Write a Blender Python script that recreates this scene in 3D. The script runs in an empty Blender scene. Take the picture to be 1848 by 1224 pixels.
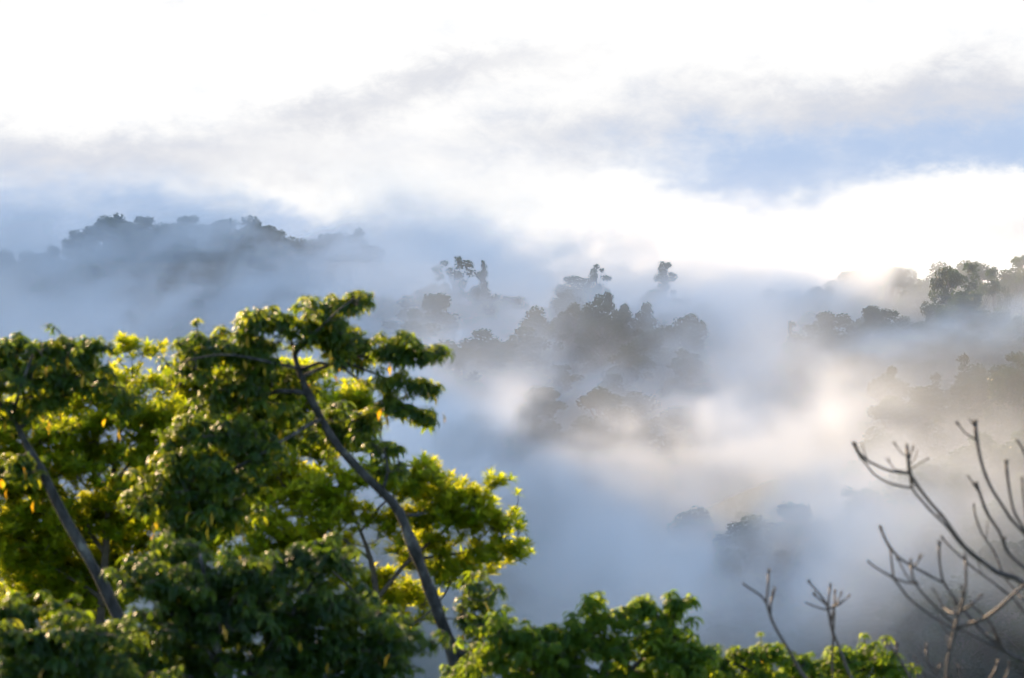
import bpy, math, random
import numpy as np
from mathutils import Vector, Matrix, noise as mnoise

R = math.radians
random.seed(7)
rng = np.random.default_rng(7)
scene = bpy.context.scene
C = scene.collection

# ------------------------------------------------------------------ camera
F_MM, SENSOR = 100.0, 36.0
FPX = 1848 * F_MM / SENSOR
PITCH = math.atan(132 / FPX)
cam_d = bpy.data.cameras.new('camera')
cam_d.lens = F_MM
cam_d.sensor_width = SENSOR
cam_d.clip_start = 0.5
cam_d.clip_end = 20000
cam_d.dof.use_dof = True
cam_d.dof.focus_distance = 420
cam_d.dof.aperture_fstop = 3.2
cam = bpy.data.objects.new('camera', cam_d)
cam.rotation_euler = (R(90) - PITCH, 0, 0)
C.objects.link(cam)
scene.camera = cam


def at(px, py, Y):
    """world point seen at photo pixel (px, py) at depth Y; camera at the origin looking along +Y"""
    a, b = (px - 924) / FPX, (612 - py) / FPX
    d = Vector((a, math.cos(PITCH) + b * math.sin(PITCH), b * math.cos(PITCH) - math.sin(PITCH)))
    return d * (Y / d.y)


# ------------------------------------------------------------------ light
SUN_AZ, SUN_EL = R(-35), R(21)
SKY_STRENGTH = 0.11
sun_vec = Vector((math.sin(SUN_AZ) * math.cos(SUN_EL), math.cos(SUN_AZ) * math.cos(SUN_EL), math.sin(SUN_EL)))
sd = bpy.data.lights.new('sun', 'SUN')
sd.energy = 4.7
sd.angle = R(0.55)
sd.color = (1.0, 0.69, 0.39)
so = bpy.data.objects.new('sun', sd)
so.rotation_euler = sun_vec.to_track_quat('Z', 'Y').to_euler()
C.objects.link(so)

vs = scene.view_settings
scene.display_settings.display_device = 'sRGB'
vs.view_transform = 'Standard'
vs.look = 'None'
vs.exposure = 1.6
vs.gamma = 1.0
scene.render.engine = 'CYCLES'
cy = scene.cycles
cy.use_denoising = True
try:
    cy.denoiser = 'OPENIMAGEDENOISE'
except Exception:
    pass
try:
    cy.denoising_input_passes = 'RGB_ALBEDO'
except Exception:
    pass
cy.use_adaptive_sampling = True
cy.adaptive_threshold = 0.015
cy.max_bounces = 8
cy.diffuse_bounces = 3
cy.glossy_bounces = 2
cy.transmission_bounces = 4
cy.transparent_max_bounces = 8
cy.volume_bounces = 3
cy.volume_step_rate = 3.0
cy.volume_max_steps = 256
cy.sample_clamp_indirect = 6
cy.caustics_reflective = False
cy.caustics_refractive = False


# ------------------------------------------------------------------ node expression helper
class X:
    """a node socket with arithmetic; works for shader and geometry trees"""
    nt = None

    def __init__(self, s):
        self.s = s

    @staticmethod
    def m(op, *args):
        n = X.nt.nodes.new('ShaderNodeMath')
        n.operation = op
        for i, a in enumerate(args):
            if isinstance(a, X):
                X.nt.links.new(a.s, n.inputs[i])
            else:
                n.inputs[i].default_value = a
        return X(n.outputs[0])

    def __add__(self, o): return X.m('ADD', self, o)
    __radd__ = __add__
    def __sub__(self, o): return X.m('SUBTRACT', self, o)
    def __rsub__(self, o): return X.m('SUBTRACT', o, self)
    def __mul__(self, o): return X.m('MULTIPLY', self, o)
    __rmul__ = __mul__
    def __truediv__(self, o): return X.m('DIVIDE', self, o)
    def max(self, o): return X.m('MAXIMUM', self, o)
    def min(self, o): return X.m('MINIMUM', self, o)

    def step(self, a, b):
        n = X.nt.nodes.new('ShaderNodeMapRange')
        n.interpolation_type = 'SMOOTHSTEP'
        X.nt.links.new(self.s, n.inputs['Value'])
        n.inputs['From Min'].default_value = a
        n.inputs['From Max'].default_value = b
        return X(n.outputs['Result'])


def vec(x, y, z):
    n = X.nt.nodes.new('ShaderNodeCombineXYZ')
    for i, a in enumerate((x, y, z)):
        if isinstance(a, X):
            X.nt.links.new(a.s, n.inputs[i])
        else:
            n.inputs[i].default_value = a
    return n.outputs[0]


def sep(s):
    n = X.nt.nodes.new('ShaderNodeSeparateXYZ')
    X.nt.links.new(s, n.inputs[0])
    return X(n.outputs[0]), X(n.outputs[1]), X(n.outputs[2])


def fbm(v, scale, detail=4, rough=0.55, dist=0.0):
    n = X.nt.nodes.new('ShaderNodeTexNoise')
    n.inputs['Scale'].default_value = scale
    n.inputs['Detail'].default_value = detail
    n.inputs['Roughness'].default_value = rough
    n.inputs['Distortion'].default_value = dist
    X.nt.links.new(v, n.inputs['Vector'])
    return X(n.outputs[0])


def gauss(u, v, cu, cv, ru, rv, tilt=0.0, w=None, cw=0, rw=1):
    """gaussian ellipse (ellipsoid with w) turned by tilt in u-v"""
    du, dv = u - cu, v - cv
    if tilt:
        c, s = math.cos(tilt), math.sin(tilt)
        du, dv = du * c + dv * s, dv * c - du * s
    a, b = du * (1 / ru), dv * (1 / rv)
    q = a * a + b * b
    if w is not None:
        e = (w - cw) * (1 / rw)
        q = q + e * e
    return X.m('EXPONENT', q * -1.0)


# ------------------------------------------------------------------ sky
def make_world():
    w = bpy.data.worlds.new('World')
    scene.world = w
    w.use_nodes = True
    nt = w.node_tree
    nt.nodes.clear()
    X.nt = nt
    out = nt.nodes.new('ShaderNodeOutputWorld')
    bg = nt.nodes.new('ShaderNodeBackground')
    bg.inputs['Strength'].default_value = SKY_STRENGTH
    nt.links.new(bg.outputs[0], out.inputs['Surface'])
    sky = nt.nodes.new('ShaderNodeTexSky')
    sky.sky_type = 'NISHITA'
    sky.sun_disc = False
    sky.sun_elevation = SUN_EL
    sky.sun_rotation = SUN_AZ
    sky.altitude = 900
    sky.air_density = 1.0
    sky.dust_density = 0.6
    sky.ozone_density = 1.5
    tc = nt.nodes.new('ShaderNodeTexCoord')
    dx, dy, dz = sep(tc.outputs['Generated'])
    az = X.m('ARCTAN2', dx, dy) * (FPX)            # angles measured in 1/5133 rad
    el = X.m('ARCSINE', dz) * (FPX)
    p = vec(az * 0.001, el * 0.0018, 0.3)
    w1 = fbm(p, 2.6, 5, 0.6) - 0.5
    w2 = fbm(vec(az * 0.001 + 7.3, el * 0.0018, 2.1), 3.1, 5, 0.62) - 0.5
    fine = fbm(vec(az * 0.001 + w2 * 0.1, el * 0.0020 + w1 * 0.1, 4.7), 6.5, 8, 0.64, 0.15)
    w3 = fbm(vec(az * 0.001 + 3.3, el * 0.0016, 8.1), 11, 6, 0.66, 0.3) - 0.5
    w4 = fbm(vec(az * 0.001 + 13.3, el * 0.0016, 5.1), 9, 6, 0.66, 0.3) - 0.5
    u = az + 924 + w2 * 260 + w4 * 130
    v = 480 - el + w1 * 130 + w3 * 110
    # clear bluish gaps between the clouds (0 = white cloud, 1 = clear)
    blue = (gauss(u, v, -60, 440, 620, 130) * 1.15 + gauss(u, v, 330, 430, 330, 70) * 0.5
            + gauss(u, v, 1560, 275, 480, 66, R(-3)) * 1.0 + gauss(u, v, 1330, 340, 180, 52) * 0.6
            + gauss(u, v, 840, 455, 190, 45) * 0.6 + gauss(u, v, 640, 430, 150, 45) * 0.3
            + gauss(u, v, 1260, 525, 260, 40) * 0.45 + gauss(u, v, 1900, 250, 160, 80) * 0.3)
    bank = (gauss(u, v, 1700, 400, 430, 62, R(-7)) + gauss(u, v, 1130, 395, 210, 75) * 0.9 + gauss(u, v, 560, 320, 130, 45) * 0.7)
    blue = (blue - bank * 0.9 + (fine - 0.5) * 1.0).step(-0.08, 1.12)
    grey = (gauss(u, v, 810, 155, 280, 42, R(-12)) * 0.8 + gauss(u, v, 580, 215, 130, 30) * 0.35
            + gauss(u, v, 150, 285, 520, 60) * 1.0 + gauss(u, v, 1600, 200, 480, 75) * 1.1
            + gauss(u, v, 1060, 265, 260, 50) * 0.65 + gauss(u, v, 1850, 150, 220, 70) * 0.4
            + gauss(u, v, 830, 360, 160, 40) * 0.4 + gauss(u, v, 330, 5, 50, 14) * 0.25 + gauss(u, v, 1620, 455, 460, 55) * 0.95 + gauss(u, v, 1150, 440, 260, 40) * 0.35)
    grey = (grey + (fine - 0.5) * 0.8).step(0.0, 1.25)

    def mix(a, b, f, rgb_b=None):
        n = nt.nodes.new('ShaderNodeMix')
        n.data_type = 'RGBA'
        nt.links.new(f.s, n.inputs[0])
        for val, sk in ((a, n.inputs[6]), (b, n.inputs[7])):
            if isinstance(val, tuple):
                sk.default_value = (*[c / SKY_STRENGTH for c in val], 1)
            else:
                nt.links.new(val, sk)
        return n.outputs[2]

    col = mix((0.352, 0.350, 0.344), (1.05, 1.04, 1.03), el.step(480, 1600))
    col = mix(col, (0.235, 0.24, 0.258), grey)
    col = mix(col, (0.160, 0.202, 0.275), blue)
    # below the horizon: dim valley air
    col = mix(col, (0.12, 0.15, 0.19), (el * -1.0).step(20, 320))
    # the cloud bank stands ahead of us and thins out to open sky overhead and behind
    ang = (dz.max(0.0) * 1.0).step(0.22, 0.60)
    back = (dy * -1.0).step(-0.35, 0.45)
    fac = 1.0 - (1.0 - ang) * (1.0 - back * 0.85)
    col = mix(col, sky.outputs[0], fac)
    nt.links.new(col, bg.inputs['Color'])


make_world()


# ------------------------------------------------------------------ helpers
def tag(o, label=None, cat=None, group=None, kind=None):
    for k, val in (('label', label), ('category', cat), ('group', group), ('kind', kind)):
        if val:
            o[k] = val
    return o


def link_mesh(name, verts, faces, mat, parent=None, tint=None, smooth=True):
    me = bpy.data.meshes.new(name)
    verts = np.asarray(verts, dtype=np.float32).reshape(-1, 3)
    if isinstance(faces, np.ndarray):
        k = faces.shape[1]
        me.vertices.add(len(verts))
        me.vertices.foreach_set('co', verts.ravel())
        me.loops.add(faces.size)
        me.loops.foreach_set('vertex_index', faces.astype(np.int32).ravel())
        me.polygons.add(len(faces))
        me.polygons.foreach_set('loop_start', np.arange(0, faces.size, k, dtype=np.int32))
        me.update(calc_edges=True)
    else:
        me.from_pydata([tuple(v) for v in verts], [], faces)
        me.update()
    if tint is not None:
        at_ = me.attributes.new('tint', 'FLOAT', 'POINT')
        at_.data.foreach_set('value', np.asarray(tint, dtype=np.float32))
    me.materials.append(mat)
    if smooth:
        me.polygons.foreach_set('use_smooth', np.ones(len(me.polygons), dtype=bool))
    o = bpy.data.objects.new(name, me)
    C.objects.link(o)
    if parent:
        o.parent = parent
        o.matrix_parent_inverse = Matrix.Translation(-parent.location)
    return o


def empty(name, loc):
    o = bpy.data.objects.new(name, None)
    o.location = loc
    o.empty_display_size = 0.3
    C.objects.link(o)
    return o


class Tubes:
    """tapered tubes collected into one mesh"""

    def __init__(self, sides=7):
        self.v, self.f, self.n, self.mi = [], [], sides, 0
        self.fm = []

    def add(self, pts, radii, mi=0, sides=None):
        pts = [Vector(p) for p in pts]
        n = sides or self.n
        f0 = len(self.f)
        base = len(self.v)
        t0 = (pts[1] - pts[0]).normalized()
        ref = Vector((0, 1, 0)) if abs(t0.y) < 0.9 else Vector((1, 0, 0))
        a = t0.cross(ref).normalized()
        for i, p in enumerate(pts):
            t = (pts[min(i + 1, len(pts) - 1)] - pts[max(i - 1, 0)]).normalized()
            a = (a - t * a.dot(t)).normalized()
            b = t.cross(a)
            for k in range(n):
                th = 2 * math.pi * k / n
                self.v.append(p + (a * math.cos(th) + b * math.sin(th)) * radii[i])
        for i in range(len(pts) - 1):
            for k in range(n):
                k2 = (k + 1) % n
                self.f.append((base + i * n + k, base + i * n + k2, base + (i + 1) * n + k2, base + (i + 1) * n + k))
        self.f.append(tuple(base + k for k in reversed(range(n))))
        self.f.append(tuple(base + (len(pts) - 1) * n + k for k in range(n)))
        self.fm += [mi] * (len(self.f) - f0)

    def build(self, name, mat, parent, mat2=None):
        o = link_mesh(name, self.v, self.f, mat, parent)
        if mat2:
            o.data.materials.append(mat2)
            o.data.polygons.foreach_set('material_index', self.fm)
        return o


def smooth_line(pts, radii, step):
    """Catmull-Rom through pts, resampled about every `step` metres"""
    P = [Vector(p) for p in pts]
    o_p, o_r = [], []
    for i in range(len(P) - 1):
        p0, p1, p2, p3 = P[max(i - 1, 0)], P[i], P[i + 1], P[min(i + 2, len(P) - 1)]
        n = max(1, int((p2 - p1).length / step))
        for k in range(n):
            t = k / n
            o_p.append(0.5 * ((2 * p1) + (p2 - p0) * t + (2 * p0 - 5 * p1 + 4 * p2 - p3) * t * t + (3 * p1 - p0 - 3 * p2 + p3) * t ** 3))
            o_r.append(radii[i] * (1 - t) + radii[i + 1] * t)
    o_p.append(P[-1])
    o_r.append(radii[-1])
    return o_p, o_r


# ------------------------------------------------------------------ materials
def new_mat(name):
    m = bpy.data.materials.new(name)
    m.use_nodes = True
    nt = m.node_tree
    nt.nodes.clear()
    out = nt.nodes.new('ShaderNodeOutputMaterial')
    X.nt = nt
    return m, nt, out


def ramp(nt, fac, stops):
    n = nt.nodes.new('ShaderNodeValToRGB')
    while len(n.color_ramp.elements) > 1:
        n.color_ramp.elements.remove(n.color_ramp.elements[-1])
    for i, (p, c) in enumerate(stops):
        e = n.color_ramp.elements[0] if i == 0 else n.color_ramp.elements.new(p)
        e.position = p
        e.color = (*c, 1)
    nt.links.new(fac, n.inputs[0])
    return n.outputs[0]


def leaf_mat(name, stops, t_stops, trans=0.45, rough=0.35, spec=0.5):
    """leaf blade: front colour by each leaf's own tint, light coming through it in another colour"""
    m, nt, out = new_mat(name)
    a = nt.nodes.new('ShaderNodeAttribute')
    a.attribute_name = 'tint'
    base = ramp(nt, a.outputs['Fac'], stops)
    thru = ramp(nt, a.outputs['Fac'], t_stops)
    pb = nt.nodes.new('ShaderNodeBsdfPrincipled')
    pb.inputs['Roughness'].default_value = rough
    pb.inputs['Specular IOR Level'].default_value = spec
    nt.links.new(base, pb.inputs['Base Color'])
    tr = nt.nodes.new('ShaderNodeBsdfTranslucent')
    nt.links.new(thru, tr.inputs['Color'])
    mx = nt.nodes.new('ShaderNodeMixShader')
    mx.inputs[0].default_value = trans
    nt.links.new(pb.outputs[0], mx.inputs[1])
    nt.links.new(tr.outputs[0], mx.inputs[2])
    nt.links.new(mx.outputs[0], out.inputs['Surface'])
    return m


def bark_mat(name, stops, scale=6.0, rough=0.85):
    m, nt, out = new_mat(name)
    tc = nt.nodes.new('ShaderNodeTexCoord')
    x, y, z = sep(tc.outputs['Object'])
    n = fbm(vec(x, y, z * 0.6), scale, 6, 0.65)
    col = ramp(nt, n.s, stops)
    pb = nt.nodes.new('ShaderNodeBsdfPrincipled')
    pb.inputs['Roughness'].default_value = rough
    nt.links.new(col, pb.inputs['Base Color'])
    bp = nt.nodes.new('ShaderNodeBump')
    bp.inputs['Strength'].default_value = 0.5
    bp.inputs['Distance'].default_value = 0.02
    nt.links.new(n.s, bp.inputs['Height'])
    nt.links.new(bp.outputs[0], pb.inputs['Normal'])
    nt.links.new(pb.outputs[0], out.inputs['Surface'])
    return m


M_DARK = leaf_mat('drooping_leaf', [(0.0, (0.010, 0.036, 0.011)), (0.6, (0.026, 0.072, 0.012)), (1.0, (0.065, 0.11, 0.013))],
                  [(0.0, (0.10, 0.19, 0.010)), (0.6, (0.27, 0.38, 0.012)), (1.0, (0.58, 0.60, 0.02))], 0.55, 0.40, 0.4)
M_FRESH = leaf_mat('fresh_drooping_leaf', [(0.0, (0.022, 0.065, 0.012)), (0.6, (0.055, 0.12, 0.014)), (1.0, (0.11, 0.17, 0.02))],
                   [(0.0, (0.16, 0.30, 0.01)), (0.6, (0.32, 0.46, 0.015)), (1.0, (0.56, 0.66, 0.02))], 0.58, 0.5, 0.3)
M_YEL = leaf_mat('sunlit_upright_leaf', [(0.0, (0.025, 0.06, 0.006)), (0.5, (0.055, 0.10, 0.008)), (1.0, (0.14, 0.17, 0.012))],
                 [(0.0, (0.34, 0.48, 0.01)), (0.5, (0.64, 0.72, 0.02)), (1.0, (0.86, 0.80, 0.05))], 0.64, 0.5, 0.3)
M_OLD = leaf_mat('yellowed_leaf', [(0.0, (0.30, 0.18, 0.01)), (1.0, (0.42, 0.30, 0.02))],
                 [(0.0, (0.75, 0.38, 0.01)), (1.0, (0.85, 0.62, 0.02))], 0.5, 0.45)
M_FAR = leaf_mat('forest_leaf', [(0.0, (0.012, 0.030, 0.016)), (0.6, (0.024, 0.054, 0.024)), (1.0, (0.042, 0.076, 0.032))],
                 [(0.0, (0.03, 0.07, 0.012)), (1.0, (0.10, 0.16, 0.02))], 0.25, 0.6, 0.2)
M_BARK = bark_mat('grey_bark', [(0.38, (0.010, 0.011, 0.010)), (0.5, (0.036, 0.037, 0.038)), (0.58, (0.06, 0.06, 0.058)), (0.66, (0.16, 0.165, 0.15))], 9)
M_TWIG = bark_mat('twig_bark', [(0.3, (0.035, 0.028, 0.022)), (0.7, (0.10, 0.08, 0.06))], 14)
M_BARE = bark_mat('bare_branch_bark', [(0.3, (0.026, 0.022, 0.021)), (0.7, (0.085, 0.072, 0.066))], 16, 0.6)
M_FBARK = bark_mat('forest_bark', [(0.3, (0.05, 0.045, 0.04)), (0.7, (0.14, 0.13, 0.11))], 1.2)
M_PALE = bark_mat('pale_bark', [(0.3, (0.45, 0.43, 0.40)), (0.7, (0.62, 0.60, 0.56))], 2)


def ground_mat(name):
    m, nt, out = new_mat(name)
    g = nt.nodes.new('ShaderNodeNewGeometry')
    n = fbm(g.outputs['Position'], 0.30, 4, 0.55)
    col = ramp(nt, n.s, [(0.3, (0.010, 0.026, 0.014)), (0.55, (0.020, 0.044, 0.022)), (0.75, (0.035, 0.062, 0.030))])
    pb = nt.nodes.new('ShaderNodeBsdfPrincipled')
    pb.inputs['Roughness'].default_value = 0.9
    nt.links.new(col, pb.inputs['Base Color'])
    bp = nt.nodes.new('ShaderNodeBump')
    bp.inputs['Distance'].default_value = 0.6
    nt.links.new(n.s, bp.inputs['Height'])
    nt.links.new(bp.outputs[0], pb.inputs['Normal'])
    nt.links.new(pb.outputs[0], out.inputs['Surface'])
    return m


M_GROUND = ground_mat('undergrowth')

# ------------------------------------------------------------------ terrain: control points (px, py of the ground, Y)
CTRL = []


def ctl(px, py, Y):
    p = at(px, py, Y)
    CTRL.append((p.x, p.y, p.z))


# left hill
for px, py, Y in ((-350, 640, 600), (0, 600, 590), (150, 520, 590), (330, 510, 600), (520, 520, 600), (640, 560, 590),
                  (0, 760, 470), (300, 760, 470), (560, 740, 480), (700, 640, 560), (-350, 800, 470)):
    ctl(px, py, Y)
# middle spur
for px, py, Y in ((820, 620, 470), (950, 630, 480), (1080, 620, 480), (1200, 620, 480), (1290, 690, 460), (760, 720, 420),
                  (900, 730, 400), (1050, 690, 395), (1180, 700, 395), (1000, 830, 340), (1150, 850, 340), (850, 850, 340)):
    ctl(px, py, Y)
# right ridge
for px, py, Y in ((1400, 700, 440), (1550, 640, 450), (1700, 640, 440), (1900, 640, 430), (1460, 730, 375), (1600, 710, 370),
                  (1740, 690, 370), (1900, 700, 360), (1420, 860, 330), (2300, 640, 420), (2300, 900, 280)):
    ctl(px, py, Y)
# near right spur and lower slope
for px, py, Y in ((1600, 840, 305), (1700, 810, 300), (1850, 790, 295), (1720, 960, 262), (1850, 930, 255), (1600, 1060, 262),
                  (1300, 1130, 275), (1450, 1110, 270), (1160, 960, 320), (1850, 1180, 225), (1550, 1280, 230), (1250, 1350, 235)):
    ctl(px, py, Y)
# valley floor, own slope, plateau behind
for x, y, z in ((0, 250, -46), (-60, 260, -48), (-120, 330, -46), (-40, 340, -40), (-120, 250, -45), (60, 180, -42), (0, 170, -42), (-60, 170, -42),
                (0, 90, -24), (50, 90, -24), (-50, 90, -24), (0, 40, -12), (30, 40, -12), (-30, 40, -12), (0, 20, -8), (0, 0, -2.2), (-20, 0, -2.2), (20, 0, -2.2),
                (0, -40, -1), (60, 0, -4), (-60, 0, -4), (-100, 750, -25), (0, 750, -25), (100, 750, -20), (200, 700, -20), (-250, 600, -20), (-250, 300, -40), (200, 300, -25), (200, 100, -25), (-200, 100, -30),
                (0, 1200, -18), (300, 1200, -18), (-300, 1200, -18), (0, 2500, -15), (600, 2000, -15), (-600, 2000, -15), (600, 300, -15), (-700, 300, -30), (600, -300, -5), (-600, -300, -5)):
    CTRL.append((x, y, z))
CT = np.array(CTRL)


def ground(x, y):
    x, y = np.asarray(x, float), np.asarray(y, float)
    d2 = (x[..., None] - CT[:, 0]) ** 2 + (y[..., None] - CT[:, 1]) ** 2
    w = 1.0 / (d2 + 60.0) ** 2.0
    z = (w * CT[:, 2]).sum(-1) / w.sum(-1)
    return z


def gz(x, y):
    return float(ground(np.array([x]), np.array([y]))[0])


def make_ground():
    xs = np.concatenate([np.linspace(-9000, -320, 14), np.arange(-300, 301, 5.0), np.linspace(320, 9000, 14)])
    ys = np.concatenate([np.linspace(-3000, -80, 8), np.arange(-60, 801, 5.0), np.linspace(830, 12000, 18)])
    gx, gy = np.meshgrid(xs, ys)
    z = np.empty_like(gx)
    for i in range(len(ys)):
        z[i] = ground(gx[i], gy[i])
    bump = np.array([[mnoise.fractal(Vector((a * 0.07, b * 0.07, 0)), 1, 2, 4) for a, b in zip(r1, r2)] for r1, r2 in zip(gx, gy)])
    z = z + bump * np.clip((gy - 30) / 60, 0, 1) * 1.6
    v = np.stack([gx, gy, z], -1).reshape(-1, 3)
    nx = len(xs)
    i, j = np.meshgrid(np.arange(len(ys) - 1), np.arange(nx - 1), indexing='ij')
    a = (i * nx + j).ravel()
    f = np.stack([a, a + 1, a + nx + 1, a + nx], -1)
    tag(link_mesh('ground', v, f, M_GROUND), kind='structure')


make_ground()


# unseen mountain added out of frame on the left to shade the valley
MX = -230.0


def crest(Y):  # crest shaped with notches so sun reaches only chosen parts of the mist
    return np.interp(Y, [380, 440, 500, 560, 640, 700, 728, 738, 760, 790, 806, 814, 862, 890, 960, 1040, 1100, 1300, 1450], [-35, 40, 100, 140, 185, 212, 214, 187, 190, 202, 210, 250, 256, 238, 242, 236, 222, 215, -20])


def make_shade_mountain():
    ys = np.arange(360, 1460, 8.0)
    ts = np.linspace(-1, 1, 41)
    gy, gt = np.meshgrid(ys, ts, indexing='ij')
    H = crest(gy)
    gx = MX - 60 + gt * np.where(gt > 0, 55, 170) - (gy - 360) * 0.05
    shoulder = (1 - np.abs(gt)) ** 0.8
    z = -45 + (H + 45) * shoulder
    bump = np.array([[mnoise.fractal(Vector((a * 0.03, b * 0.03, 3)), 1, 2, 5) for a, b in zip(r1, r2)] for r1, r2 in zip(gx, gy)])
    z = z + bump * 7 * np.minimum(1, shoulder * 3)
    v = np.stack([gx, gy, z], -1).reshape(-1, 3)
    nx = len(ts)
    i, j = np.meshgrid(np.arange(len(ys) - 1), np.arange(nx - 1), indexing='ij')
    a = (i * nx + j).ravel()
    f = np.stack([a, a + 1, a + nx + 1, a + nx], -1)
    tag(link_mesh('added_shade_mountain', v, f, M_GROUND), kind='structure')


make_shade_mountain()

# ------------------------------------------------------------------ mist in the valley (voxel grid made by geometry nodes)
MIST_LO, MIST_HI, MIST_VOX = (-140, 150, -52), (150, 700, 42), 1.3
# banks: px, py, depth Y, half sizes in photo pixels, half depth in metres, density, tilt in degrees
BANKS = [
    (924, 575, 640, 1100, 74, 34, 0.050, 0),
    # veil over the left hill
    (200, 660, 500, 620, 110, 50, 0.022, 0),
    (380, 540, 520, 380, 80, 34, 0.009, 0),
    (530, 470, 540, 150, 60, 30, 0.007, 0),
    (330, 470, 536, 420, 100, 18, 0.022, 0),
    (820, 500, 450, 120, 60, 12, 0.034, 0),
    (60, 440, 552, 130, 70, 24, 0.010, 0),
    # saddle between left hill and middle spur
    (730, 560, 560, 100, 110, 50, 0.040, 0),
    (930, 540, 440, 80, 60, 20, 0.060, -20),
    (960, 470, 560, 420, 60, 40, 0.018, 0),
    # middle spur lower veil
    (1070, 810, 314, 250, 76, 16, 0.030, 0),
    (1000, 720, 362, 280, 70, 10, 0.030, 0),
    (1110, 785, 306, 210, 60, 11, 0.058, 0),
    (1060, 640, 384, 200, 60, 8, 0.014, 0),
    (820, 650, 410, 180, 70, 26, 0.036, 0),
    (1180, 570, 425, 110, 50, 14, 0.030, 0),
    (1060, 640, 375, 160, 40, 12, 0.016, 0),
    # gap between middle spur and right ridge
    (1330, 620, 430, 110, 110, 50, 0.046, 20),
    (1370, 545, 405, 150, 55, 20, 0.040, -10),
    (1560, 505, 412, 220, 42, 14, 0.034, -5),
    (1700, 640, 335, 230, 30, 12, 0.034, -14),
    (1390, 710, 345, 110, 50, 16, 0.026, -20),
    (1480, 640, 520, 500, 160, 60, 0.022, 0),
    # sunlit bank in the middle right
    (1440, 780, 300, 190, 56, 20, 0.026, -12),
    (1555, 765, 290, 105, 62, 12, 0.055, 30),
    (1260, 775, 302, 150, 40, 16, 0.042, 4),
    (1000, 885, 298, 150, 36, 16, 0.040, 6),
    (1250, 870, 285, 180, 34, 16, 0.026, 0),
    (1590, 880, 272, 100, 42, 12, 0.026, 10),
    # pale fog on the valley floor
    (1080, 1000, 260, 190, 110, 40, 0.032, 0),
    (1400, 960, 240, 260, 90, 20, 0.036, 0),
    (1500, 1100, 215, 420, 120, 24, 0.036, 0),
    (1780, 900, 232, 150, 130, 14, 0.018, 0),
    (1380, 1000, 226, 210, 80, 8, 0.070, 0),
    (1640, 1080, 204, 220, 110, 12, 0.020, 0),
    (750, 820, 300, 120, 90, 40, 0.046, 0),
]
BASE_MIST = 0.0048


def make_mist():
    m, nt, out = new_mat('mist')
    pv = nt.nodes.new('ShaderNodeVolumePrincipled')
    pv.inputs['Color'].default_value = (0.87, 0.935, 1.0, 1)
    pv.inputs['Density'].default_value = 1.0
    pv.inputs['Anisotropy'].default_value = 0.1
    nt.links.new(pv.outputs[0], out.inputs['Volume'])

    ng = bpy.data.node_groups.new('mist_field', 'GeometryNodeTree')
    ng.interface.new_socket('Geometry', in_out='INPUT', socket_type='NodeSocketGeometry')
    ng.interface.new_socket('Geometry', in_out='OUTPUT', socket_type='NodeSocketGeometry')
    X.nt = ng
    pos = ng.nodes.new('GeometryNodeInputPosition')
    x0, y0, z0 = sep(pos.outputs[0])
    # warp: streamers lie along the valley, torn across it
    wv = vec(x0, y0 * 0.22, z0 * 1.3)
    wx = fbm(wv, 1 / 34, 4, 0.6) - 0.5
    wz = fbm(vec(x0 + 91, y0 * 0.22, z0 * 1.3 + 33), 1 / 26, 5, 0.62) - 0.5
    x, y, z = x0 + wx * 34, y0, z0 + wz * 24
    fl = fbm(vec(x0 + wx * 16, y0 * 0.13, z0 * 1.5 - x0 * 0.35 + wz * 14), 1 / 19, 6, 0.6, 0.5)
    f2 = fbm(vec(x0 * 1.2 + wx * 20, y0 * 0.2, z0 * 1.3 + wz * 10), 1 / 8, 5, 0.65, 0.8)
    f3 = fbm(vec(x0 * 1.1 + wx * 24, y0 * 0.3, z0 * 1.5 + wz * 18), 1 / 3.4, 4, 0.6, 1.0)
    c = (fl * 0.56 + f2 * 0.28 + f3 * 0.16).step(0.43, 0.575)
    tot = None
    lit = None
    for px, py, Y, rx, ry, rY, dn, tl in BANKS:
        p = at(px, py, Y)
        k = Y / FPX
        g = gauss(x, z, p.x, p.z, rx * k, ry * k, R(-tl), y, p.y, rY) * dn
        if any(dn == q[6] and px == q[0] for q in BANKS if 270 < q[2] < 302 and 750 < q[1] < 900):
            lit = g if lit is None else lit + g
        else:
            tot = g if tot is None else tot + g
    dens = tot * (c * 2.1 + 0.12) + lit * ((fl * 0.5 + f2 * 0.32 + f3 * 0.18).step(0.36, 0.62) * 1.9 + 0.25)
    low = (z * -1.0).step(-14, 40) * BASE_MIST * 2.2 + 0.0
    far = y.step(150, 330)
    dens = (dens + low * (c * 0.8 + 0.5)) * far
    # fade to nothing at the top of the grid
    edge = 1.0 - (z0 * 1.0).step(22, 40)
    dens = dens * edge
    dens = X.m('MAXIMUM', dens - 0.0002, 0.0)
    vc = ng.nodes.new('GeometryNodeVolumeCube')
    ng.links.new(dens.s, vc.inputs['Density'])
    vc.inputs['Min'].default_value = MIST_LO
    vc.inputs['Max'].default_value = MIST_HI
    for i, k in enumerate(('Resolution X', 'Resolution Y', 'Resolution Z')):
        vc.inputs[k].default_value = int((MIST_HI[i] - MIST_LO[i]) / MIST_VOX)
    sm = ng.nodes.new('GeometryNodeSetMaterial')
    sm.inputs['Material'].default_value = m
    ng.links.new(vc.outputs[0], sm.inputs[0])
    go = ng.nodes.new('NodeGroupOutput')
    ng.links.new(sm.outputs[0], go.inputs[0])
    me = bpy.data.meshes.new('mist')
    me.materials.append(m)
    o = bpy.data.objects.new('mist', me)
    C.objects.link(o)
    md = o.modifiers.new('mist_field', 'NODES')
    md.node_group = ng
    tag(o, 'drifting banks of pale mist filling the forested valley', 'mist', kind='stuff')


make_mist()


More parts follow.
